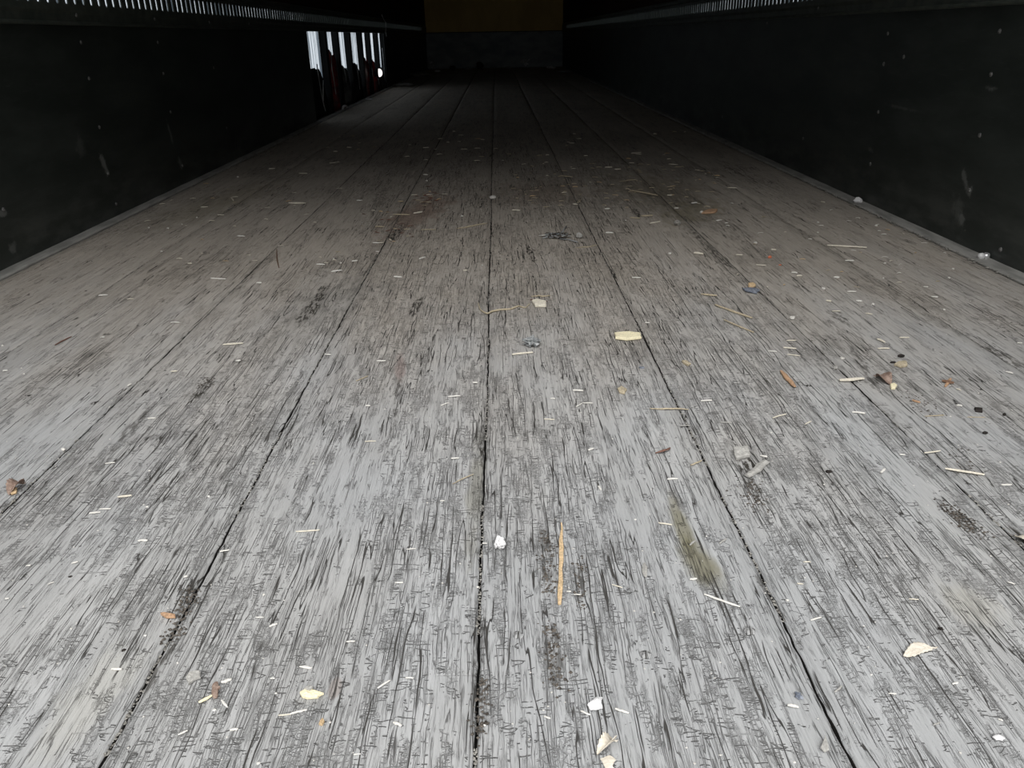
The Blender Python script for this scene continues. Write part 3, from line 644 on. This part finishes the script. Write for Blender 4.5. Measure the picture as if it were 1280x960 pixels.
sliver('bark_sliver', (1181, 485), (1188, 475), 3, 'orange', 'reddish twig bit crossing under the dark bark bit', 'bark')
chip('wood_chip', [(1217, 512), (1227, 513), (1228, 517), (1219, 516)], .004, 'dark', 'dark grey chip with a hollow side on the pale boards', seed=48, land='the dark hollow chip')
sliver('bark_sliver', (1140, 502), (1150, 505), 3, 'orange', 'small orange brown bark bit near the brown rounded leaf', 'bark')
lump('seed', (1255, 520), (5, 5), 'dark', 'small black seed on the pale boards by the unbroken wall', 'seed', 17, .2, 1)
lump('seed', (1231, 543), (7, 5), 'dark', 'black seed with a pale tip nearer than the other black seed', 'seed', 18, .3, 2)
lump('dirt_clump', (1036, 591), (9, 4), 'dark', 'black flattened crumb on the boards beyond the large pale leaf', 'dirt clump', 19, .6, 2)
lump('dirt_clump', (1175, 787), (7, 4), 'dark', 'black fuzzy crumb just beyond the large pale leaf', 'dirt clump', 20, .7, 2)
chip('wood_chip', [(772, 488), (777, 485), (783, 489), (781, 494), (774, 493)], .004, 'straw', 'small pinkish brown square chip nearer than the bright yellow chip', seed=49, land='the square brown chip')
chip('wood_chip', [(852, 453), (858, 453), (863, 457), (860, 459), (854, 456)], .004, 'straw', 'dusty beige chip across the seam from the bright yellow chip', seed=50)
chip('wood_chip', [(401, 904), (404, 901), (406, 904), (403, 909), (399, 908)], .003, 'tan', 'tiny tan chip nearer than the frayed cream chip', seed=51)
sliver('wood_chip', (805, 706), (806, 724), 5, 'greywood', 'grey husk shaped chip standing in a crack beside the green stain', 'wood chip', blunt=.2)
sliver('bark_sliver', (819, 568), (838, 561.5), 2.4, 'redbrown', 'dark curved bark strand arching over the boards', 'bark', bend=-.18, lift=.003)
LAND.append(('the green stained board', flr(870, 690)))
# curling root and thin threads
def strand(name, px, r, mat, label, cat, land=None, z=.0025, seed=0, taper=True):
    pts = [flr(*p) for p in px]; out = []
    for i in range(len(pts)-1):
        p, q, r_, s_ = pts[max(i-1, 0)], pts[i], pts[i+1], pts[min(i+2, len(pts)-1)]
        for k in range(4):
            t = k/4; out.append(.5*((2*q) + (r_-p)*t + (2*p-5*q+4*r_-s_)*t*t + (-p+3*q-3*r_+s_)*t**3))
    out.append(pts[-1]); out = [Vector((q.x, q.y, z + .0012*fnoise(seed, i*.5, 1))) for i, q in enumerate(out)]
    n = len(out); rad = [r*(1-.6*abs(2*i/(n-1)-1)**2) if taper else r for i in range(n)]
    bm = bmesh.new(); tube(bm, out, rad, 6); o = obj(name, bm, M[mat], None, True); c = sum(out, Vector())/n; settle(o, (c.x, c.y, 0)); tag(o, label, cat)
    if land: LAND.append((land, c))
    return o
strand('dry_root', [(598, 380), (601, 389), (609, 393), (614, 391), (622, 389), (640, 387), (648, 384), (656, 386), (662, 381)], .0022, 'straw', 'thin curling pale root crossing the middle seam', 'root', 'the curling root')
strand('dry_root', [(664, 372), (672, 371), (680, 371.5), (688, 370.5)], .0017, 'straw', 'short pale root piece just beyond the pale chip', 'root')
strand('pale_thread', [(720, 311), (728, 310), (736, 309.5), (747, 307)], .0015, 'straw', 'thin pale thread between the string tangle and the seam', 'thread')
strand('pale_thread', [(571, 286.5), (583, 285), (596, 282), (609, 280)], .0024, 'straw', 'long thin straw ending at the middle seam, beyond the curling root', 'straw')
strand('pale_thread', [(346, 312), (346.5, 325), (349, 336)], .0015, 'brown', 'thin dark curved thread on the dusty boards, below the straw litter', 'thread')
strand('pale_thread', [(812, 512.5), (828, 513), (845, 512.5), (861, 513.5)], .0014, 'straw', 'long thin straw crossing the seam nearer than the bright yellow chip', 'straw')
# string tangle
root = bpy.data.objects.new('string_tangle', None); COL.objects.link(root); tc_ = flr(697, 297); root.location = tc_
tag(root, 'tangle of frayed grey string with loose ends on the middle board', 'string'); LAND.append(('the string tangle', tc_.copy()))
for k in range(7):
    rnd = random.Random(60+k); pts = []
    for i in range(14):
        t = i/13; pts.append(Vector(((t-.5)*.062*rnd.uniform(.7, 1.0) + .010*math.sin(i*1.3+k), .030*math.sin(i*.9+k*1.7)*(1-abs(t-.5)) + rnd.uniform(-.006, .006), .003 + .007*abs(math.sin(i*.8+k)))))
    bm = bmesh.new(); tube(bm, pts, .0015, 5); obj('strand', bm, M['greyfilm' if k % 2 else 'grime'], root, True)
for a, b in (((674, 296), (690, 297)), ((703, 292), (708, 284)), ((700, 300), (722, 304)), ((678, 299), (700, 296))):
    p0, p1 = px2(a, b); bm = bmesh.new(); tube(bm, [p0-tc_+Vector((0, 0, .003)), (p0+p1)/2-tc_+Vector((0, 0, .006)), p1-tc_+Vector((0, 0, .003))], .002, 5); obj('loose_end', bm, M['stone'] if a[0] == 674 else M['greyfilm'], root, True)

# scraps at the walls and the front panel
def fl(x, y): return flr(x, y)
lump('film_scrap', (655, 84), (16, 9), 'plastic', 'crumpled pale plastic sheet against the front panel', 'film', 31, .6, 3, flat=.7, sharp=2.6)
lump('film_scrap', (636, 85.5), (7, 3), 'greyfilm', 'low grey scrap just beside the pale plastic at the front panel', 'film', 32, .5, 2, flat=.6)
lump('film_scrap', (540, 88), (8, 9), 'greyfilm', 'crumpled grey film in the far corner below the torn wall', 'film', 33, .8, 3, flat=.7)
lump('film_scrap', (547, 90), (7, 2.5), 'plastic', 'flat pale scrap at the foot of the corner film', 'film', 34, .5, 2, flat=.6)
lump('film_scrap', (687, 85.5), (8, 3), 'plastic', 'thin pale scrap at the front panel nearest the unbroken wall', 'film', 35, .5, 2, flat=.5)
lump('film_scrap', (692, 86), (6, 2.5), 'plastic', 'small pale scrap in front of the thin scrap by the front panel', 'film', 36, .5, 2, flat=.5)
lump('film_scrap', (586, 87), (10, 2.5), 'greyfilm', 'long low grey scrap lying before the front panel', 'film', 37, .5, 2, flat=.5)
lump('dirt_clump', (600, 88), (9, 9), 'dark', 'dark heap standing against the middle of the front panel', 'dirt clump', 38, .5, 2, flat=.7)
lump('dirt_clump', (566, 89), (8, 7), 'dark', 'dark heap against the front panel nearer the torn wall', 'dirt clump', 39, .5, 2, flat=.7)
lump('film_scrap', (705, 91), (18, 3), 'greyfilm', 'long flat scrap beside the unbroken wall at the far end', 'film', 40, .5, 2, flat=.7)
lump('film_scrap', (487, 106.5), (10, 5), 'plastic', 'pale torn scrap on the floor at the far end of the open bay', 'film', 41, .7, 2, flat=.7, land='the open bay scrap')
lump('dirt_clump', (505, 108), (26, 4), 'dust', 'low grey dirt ridge beyond the open bay', 'dirt clump', 42, .4, 3, flat=.8)
lump('dirt_clump', (525, 96), (24, 5), 'dust', 'low dim dirt ridge leading to the far corner', 'dirt clump', 43, .4, 3, flat=1.4)
sliver('film_scrap', (350, 160), (363, 157), 4, 'plastic', 'grey curled strip of film at the near end of the open bay', 'film', lift=.01)
sliver('film_scrap', (370, 158), (374, 151), 4, 'straw', 'pale upright curl of film leaning at the torn wall', 'film', lift=.03)
sliver('film_scrap', (428, 138), (434, 136), 3, 'plastic', 'small pale curl lying inside the open bay', 'film', lift=.02)
sliver('film_scrap', (458, 125), (465, 125.5), 2.5, 'plastic', 'flat pale scrap at the foot of the open bay', 'film')

# --- small splinters traced one by one: end points, apparent thickness, material
S = """124,370.5,135,370,2,w|264,349,282,350,1.8,w|297,296,306,296.5,1.8,w|235,330.5,240,330.5,1.8,p|251,260,260,259.5,1.5,p|272,269.5,280,269.5,1.3,p|289,248,292,252,1.3,p|159,375,167,374.5,1.5,p
361,255,382,255.3,2.4,p|374,217.5,384,217.8,1.6,p|336,212,344,211.6,1.5,p|434,185,439,185.2,1.6,p|412,205,420,204,1.5,p|417,190,422,190,1.3,p|529,185.6,536,185,1.5,p|576,187.2,584,187.2,1.3,p|529.5,219.4,535,219.6,2,w|532,227,535,227,1.8,w|446,251.4,452.5,251.6,1.6,w|525,253.6,539,253.4,1.5,s|491,269.2,512,269.6,1.7,s|517,267.8,528,266,2.2,p|469,284.2,481,284.5,1.6,s|505,287.5,512,287.5,1.3,s|526,288,545,288,1.3,s
440,327.7,447,327,2,w|396,331.5,406,332,2,w|414,341,427,339,2.2,w|492.5,347,502.5,347.6,2,w|524,325,531,322.5,2,w|321,355,327,355,2.4,w|470,315.5,474,315.6,1.4,w|579,339.4,584,338.8,1.6,p|466,304.5,474,304.8,1.5,w
756,210,765,210,1.6,p|768,212.5,776,212.2,1.5,p|789,192.5,801,191.5,1.5,p|836,206,847,207,1.6,p|787.5,239,822,245.5,2.2,s|787,273,800,274,2,s|801,271.2,816,270.6,2.2,s|812,280.5,825,278,2,p|757,292,766,292.2,2,w|756,262.3,762,261.9,2,w|864,255.2,871,254.6,2.2,w|843,261.2,848,261.2,1.8,w|909,235.6,921,236,1.6,p|895,277,902,276,1.8,w|867.5,317.5,879,319,3,p|790,348,801,348.3,1.6,w|876,369,896,371,2.4,s|894,382.5,940,399,2.8,s|945,332,957,333,1.3,p|920,319.4,928,319.7,1.4,p|834,245,840,245,1.4,p|716,256,722,256.5,1.6,p|640,263.5,650,264,1.6,p|700,220.5,716,222,1.4,s|783,226.3,795,225.6,1.4,s
1034,308,1083,310.5,2.3,p|1056,327,1067,327,2,w|989,342,996,342,2.2,w|995,346.2,1002,345.9,2,p|1042,348,1049,348.3,2.6,w|1032,377,1039,378,2.4,p|1059,365.5,1070,365.6,1.7,w|1070,377.5,1077,378,2.6,w|1154,359.5,1160,360,1.7,w|1164,372,1172,373,2.1,w|1026,253,1031,254,1.6,p|1008,224.5,1012,225,1.5,p|1026,234.6,1031,234.8,1.5,p|1056,248.6,1064,249.4,2,p|1082,392.5,1090,394,1.5,p|964,313,970,313.5,2,p
214,404,225,404.2,1.5,w|279,432.2,304,430.6,2.4,p|4,465,10,464.6,2.2,w|69,432.5,89.5,422,1.6,r|295,452.4,301,452,2.2,w|185,524.3,195,523.8,1.6,w|132,581,144,579.6,1.8,w|147.5,623,165,621,2.6,p|125,638,139,637.4,1.8,w|160,484,164,481,1.8,w|214,465.6,222,465,1.8,p|126,423,131,422.6,1.6,w
560,497.2,575,496,1.9,w|551,508.2,561,504.6,1.5,w|591,479.6,597,479.6,1.8,w|471,452.6,482,452.4,1.9,w|406,444,414,444.4,1.5,w|564,574.6,574,574,1.9,w|566,606.4,592,594,1.3,s|457,508.5,463,508.5,1.7,w|550,627.5,556,627.5,1.4,w|456,553.2,470,552.6,1.5,p|445,477.5,460,471,1.2,s
640,444.6,666,442,2.8,p|716,489.2,729,489.8,2.4,w|720,509.6,728,505,1.2,w|729,505,741,505.2,1.5,w|680,525,693,525.8,1.5,p|876,502.5,890,502,2,w|834,600.6,847,600,2.2,w|735,564.2,742,562,2,w|748,609,751,614,2,w|863,583,877,577,1.6,s|950,571,959,572.6,2.2,w|905,401,942,417,2,s|688,499.6,694,499.4,1.4,w|806,404.4,812,404.8,1.4,w|850,533.6,862,533,1.4,g|900,529,915,529.6,1.6,g
1049,477.4,1079,475,3.8,p|1096,425,1106,429.4,2.4,p|1097,437,1111,437,2.2,p|1124,423.4,1136,423.2,2,p|1195,508,1202,508.6,2.2,w|1065,516.6,1081,518.4,2.8,w|1156,521.6,1180,520.4,1.4,s|1155,567.6,1175,565,1.8,p|1181,587.6,1230,595.2,3,p|1251,607.6,1264,607.2,2.2,w|1101,592.4,1106,588,2.4,w|966,524,982,519,1.8,p|1124,569.6,1131,570,1.8,w|1271,430,1277,430,1.8,w|1257,466,1266,468.2,2,w|979,435.8,995,437.2,2,p|983,427,995,426.6,1.4,p|960,440,971,440.6,1.4,w|1006,531.6,1014,527.6,1.2,p|1195,487,1201,489,1.4,p|1209,522.6,1231,523,1.2,s|984,444.2,1000,446,1.3,p|1040,390,1050,390,1.4,p
140,838,153,838.4,3,w|288,914,298,913.2,2.4,w|223,920,235,915,2,w|173,677.6,185,677.2,2.4,w|112,643.4,126,641.8,2.2,w|90,706,98,703.8,2,w|33,708.8,39,708.4,1.8,w|275,691,287,689,1.8,w|230,723.6,235,721.6,2.4,w|7,749.8,12,749.4,1.6,w|60,732,68,729,1.4,w
375,835,390,837,2.6,w|348,896,364,894.4,1.6,p|363,894.6,384,889,2.4,w|472,862,488,852,2,w|492,905,502,909.4,3.2,w|337,785,347,781.6,2.4,w|370,666,400,664,1.8,p|494,730,504,730,1.8,w|507,849,517,849.2,1.8,w|433,803.6,444,803.2,1.7,w|320,773.2,330,773.4,1.5,w|442,945,451,944,1.6,w|508,688,520,687,1.2,w|338,849.6,344,849.6,1.6,w
726,890.2,738,895.4,2,w|769,888,786,893.4,2.6,w|880,744.2,925,760.2,2.4,w|862,726,871,725.2,2.6,w|680,897,688,900,1.8,w|708,740.6,714,740.8,1.4,w|717,744.6,726,745,1.4,w|765,732,778,736,1.2,p|862,683,869,677.6,1.8,g|899,681,908,675,1.8,g|603,680.6,609,680.6,1.4,w|823,655,840,657.4,1.8,p
984,883.2,998,886,3.2,w|1013,777,1026,773,1.8,w|1190,857,1197,854.6,2,w|1259,729,1268,732,1.6,w|1004,704,1013,704,1.5,p|1110,868.6,1120,868.8,1.4,w|1043,867,1052,859,1.8,g|1166,908,1175,905,1.6,g|1247,900.6,1253,902.6,1.8,w|1136,750,1148,751,1.4,p|996,731,1004,731.6,1.4,p"""
MAT = {'w': ('white', 'whitish'), 'p': ('pale', 'pale'), 's': ('straw', 'straw-coloured'), 'g': ('greywood', 'grey'), 'r': ('redbrown', 'red-brown')}
small = []
for rec in S.replace('\n', '|').split('|'):
    q = rec.split(','); x0, y0, x1, y1, th = map(float, q[:5]); k = q[5].strip()
    o = sliver('wood_splinter', (x0, y0), (x1, y1), th, MAT[k][0], blunt=.6, lift=.0002, bend=random.Random(len(small)).uniform(-.03, .03))
    L = math.hypot(x1-x0, y1-y0); plen = (flr(x0, y0)-flr(x1, y1)).length
    look = ('long ' if plen > .045 else 'short ' if plen > .016 else 'tiny ') + ('thin ' if th < 1.75 else '') + MAT[k][1]
    small.append((o, look, 'wood splinter', 'splinter'))
# --- small round crumbs
B = """297.5,222,3,w|210,286,3,w|186,285,2.5,w|202,315,3.5,w|227.5,281,2.5,w|246,272.5,2.5,w|577.5,271,3.4,w|417,324,3,w|426,329.5,3.6,w|602.5,332.5,3,w|782,276,2.6,p|837,317.5,4,w|944,305,4.5,p|1029,362,5,p|1091,381,4,w|1191,337,4,w|1186,348,3.6,w|1095,283,4,w|990,399,7,p|1180,388,4,w|1106,329.5,3.4,w|1104,348,2.6,w|1022,279,3,w|1022,291,2.6,w
3,432.5,3.4,w|79.5,562.5,5,w|261,621,3.6,w|184,634,3.6,w|187,589,3.2,w|271,419,2.4,w|27,461,3,w|30,468,3,w|481,512,2.4,w|1052.5,449,5.5,p|1044,461,6,g|1188,521,3,w|1250,578.5,3,w|1198,557,2.6,w|964,541,2.4,w|1030,606,3,w
182,795,4,w|268,888,4.6,w|330,744,4,w|606,907,4,w|323,955,5,w|345,867,3.6,w|984,751,4.4,w|993,953,4,w|222,829,3.4,w|1080,783,2.8,w|1089,844,3.4,w|597,734,4,w|883,671,3.2,w|794,650,3.4,w|807,820,15,g|937,790,15,g|648,795,13,g|36,369.5,6,d|107.5,364,6,d|77.5,349.5,5,d|115,327,5,d|182,491,6,d|36,495,7,d|119,503,6,d|573,495,6,d|558,503,5,d|540,464,5,d|88,721,9,d|700,546.5,6,d|802,460,7,b|1008,480,4,d|155,813,11,d"""
BM = {'w': ('white', 'whitish'), 'p': ('stone', 'pale'), 'g': ('greywood', 'grey'), 'd': ('dark', 'dark'), 'b': ('blue', 'blue-grey')}
for i, rec in enumerate(B.replace('\n', '|').split('|')):
    q = rec.split(','); x, y, sz = map(float, q[:3]); k = q[3].strip(); sz *= .6 if k == 'd' else 1
    big = sz > 12; flat = .3 if k in 'db' else .65
    o = lump('wood_knot_bump' if big else 'wood_crumb', (x, y), (sz, sz*(.35 if big else flat)), 'floor' if big else BM[k][0], None, None, 200+i, .35 if big else .45, 2 if sz > 4 else 1, flat=1.0 if big else .9)
    small.append((o, ('rounded raised ' if big else 'tiny ' if sz < 4 else 'small ') + BM[k][1], 'wood crumb', 'lump' if big else 'crumb'))
# names by nearest landmark
ORD = ['', 'second ', 'third ', 'fourth ', 'fifth ', 'sixth ', 'seventh ', 'eighth ', 'ninth ', 'tenth ', 'eleventh ', 'twelfth ']
cells = {}
for o, look, cat, noun in small:
    p = o.location; n = min(range(len(LAND)), key=lambda i: (LAND[i][1]-p).length); d = p - LAND[n][1]
    if abs(d.y) >= abs(d.x): side = 'beyond' if d.y > 0 else 'nearer than'
    else: side = 'toward unbroken wall from' if d.x > 0 else 'toward torn wall from'
    cells.setdefault((n, side, noun), []).append((d.length, o, look, cat))
for (n, side, noun), L in cells.items():
    L.sort(key=lambda t: t[0]); seen = {}
    for dist, o, look, cat in L:
        k = seen.get(look, 0); seen[look] = k+1
        tag(o, f"{look} {noun}, {ORD[min(k, 11)] or ''}closest {side} {LAND[n][0]}", cat, 'splinters and crumbs strewn on the boards')

# --- dense fine litter in the dim middle of the floor: nothing tells these apart
zones = [((455, 232), (560, 315), 62, 'redbrown', 'tiny reddish straw bit in the litter patch over the split board', 'reddish straw litter'),
         ((640, 205), (900, 262), 110, 'straw', 'tiny straw bit in the brown litter band across the dim boards', 'straw litter band'),
         ((400, 165), (860, 205), 45, 'pale', 'tiny pale splinter on the dark boards beyond the litter band', 'far pale splinters'),
         ((900, 255), (1210, 360), 42, 'white', 'tiny whitish splinter on the dusty boards toward the unbroken wall', 'whitish splinters toward the unbroken wall'),
         ((180, 230), (440, 330), 32, 'pale', 'tiny pale splinter on the dusty boards toward the torn wall', 'pale splinters toward the torn wall')]
rnd = random.Random(5)
for (a, b, n, mat, label, grp) in zones:
    for k in range(n):
        x, y = rnd.uniform(a[0], b[0]), rnd.uniform(a[1], b[1])
        if a[0] == 455: x, y = rnd.gauss(*( (536, 10) if k % 2 else (490, 16) )), 0; y = rnd.gauss(245, 5) if k % 2 else rnd.gauss(287, 15)
        p = flr(x, y)
        if not (XL+.06 < p.x < XR-.06) or p.y > 13: continue
        s = depth(p)/F_PX; L = rnd.uniform(2.5, 8)*s; ang = rnd.gauss(0, .5) + (math.pi if rnd.random() < .5 else 0)
        d = Vector((math.cos(ang), math.sin(ang), 0))*L/2
        mt = mat if rnd.random() < .6 else rnd.choice(['straw', 'pale', 'tan'])
        o = obj('straw_bit' if 'straw' in label else 'wood_splinter', sliver_bm(p-d, p+d, rnd.uniform(1.0, 1.8)*s, rnd.uniform(.6, 1.1)*s, 900+k, n=4, lift=.001), M[mt])
        settle(o, (p.x, p.y, 0)); tag(o, label, 'straw' if 'straw' in label else 'wood splinter', grp)

# --- uncountable grains
def grains(name, spots, size, mat, label, cat, seed):
    rnd = random.Random(seed); bm = bmesh.new()
    for x, y, zz in spots:
        r = size*rnd.uniform(.5, 1.5); vs = []
        for v in ((1, 0, 0), (-1, 0, 0), (0, 1, 0), (0, -1, 0), (0, 0, 1), (0, 0, -1)):
            vs.append(bm.verts.new((x + r*(v[0]*rnd.uniform(.6, 1.5)), y + r*v[1]*rnd.uniform(.6, 1.6), zz + r*.6*v[2] + r*.3)))
        for f in ((0, 2, 4), (2, 1, 4), (1, 3, 4), (3, 0, 4), (2, 0, 5), (1, 2, 5), (3, 1, 5), (0, 3, 5)): bm.faces.new([vs[i] for i in f])
    o = obj(name, bm, M[mat]); tag(o, label, cat, kind='stuff'); return o
rnd = random.Random(11)
def wander(k, y): return 0.0035*fnoise(k*7.3, y*1.3, .5)
sp = []
for i, X in enumerate(SEAMS):
    for k in range(1100):
        y = .35 + 3.2*rnd.random()**1.8
        if fnoise(i*5.0, y*5, 2) < -.05: continue
        sp.append((X + wander(i+1, y) + rnd.gauss(0, .0011), y, -.0030 + rnd.uniform(-.001, .002)))
grains('seam_grit', sp, .0011, 'dust', 'grey grit packed in the seams between the boards', 'grit', 1)
sp = []
for (a, b, n, sg) in (((1180, 632), (1222, 668), 150, .007), ((688, 780), (698, 862), 120, .005), ((682, 665), (688, 745), 130, .005), ((240, 735), (215, 800), 130, .006), ((420, 325), (404, 345), 60, .02), ((492, 280), (484, 306), 80, .015),
                      ((935, 598), (950, 640), 80, .008), ((602, 850), (598, 930), 90, .004), ((724, 700), (728, 760), 60, .004), ((1145, 495), (1160, 520), 50, .012), ((250, 490), (262, 472), 40, .008), ((1196, 560), (1205, 590), 30, .012)):
    p0, p1 = px2(a, b)
    for k in range(n):
        q = p0.lerp(p1, rnd.random()); sp.append((q.x + rnd.gauss(0, sg), q.y + rnd.gauss(0, sg), .0004))
grains('bark_crumbs', sp, .0013, 'grime', 'dark bark crumbs gathered in the splits of the boards', 'crumbs', 2)
sp = []
for k in range(900):
    y = 1.5 + 5.5*rnd.random()**1.3; sp.append((EDGE_R + rnd.gauss(.002, .006), y, .0015))
for k in range(260):
    y = 3.0 + 7*rnd.random(); sp.append((EDGE_L + rnd.gauss(0, .012), y, .0015))
grains('edge_dirt', sp, .0032, 'dust', 'dusty dirt crumbs along the wall edge strips', 'dirt', 3)
sp = []
for k in range(2600):
    y = .40 + 4.2*rnd.random()**1.25; x = rnd.uniform(EDGE_L+.02, EDGE_R-.02); sp.append((x, y, .0004))
grains('floor_specks', sp, .0009, 'stone', 'fine pale dust specks scattered over the boards', 'dust specks', 4)
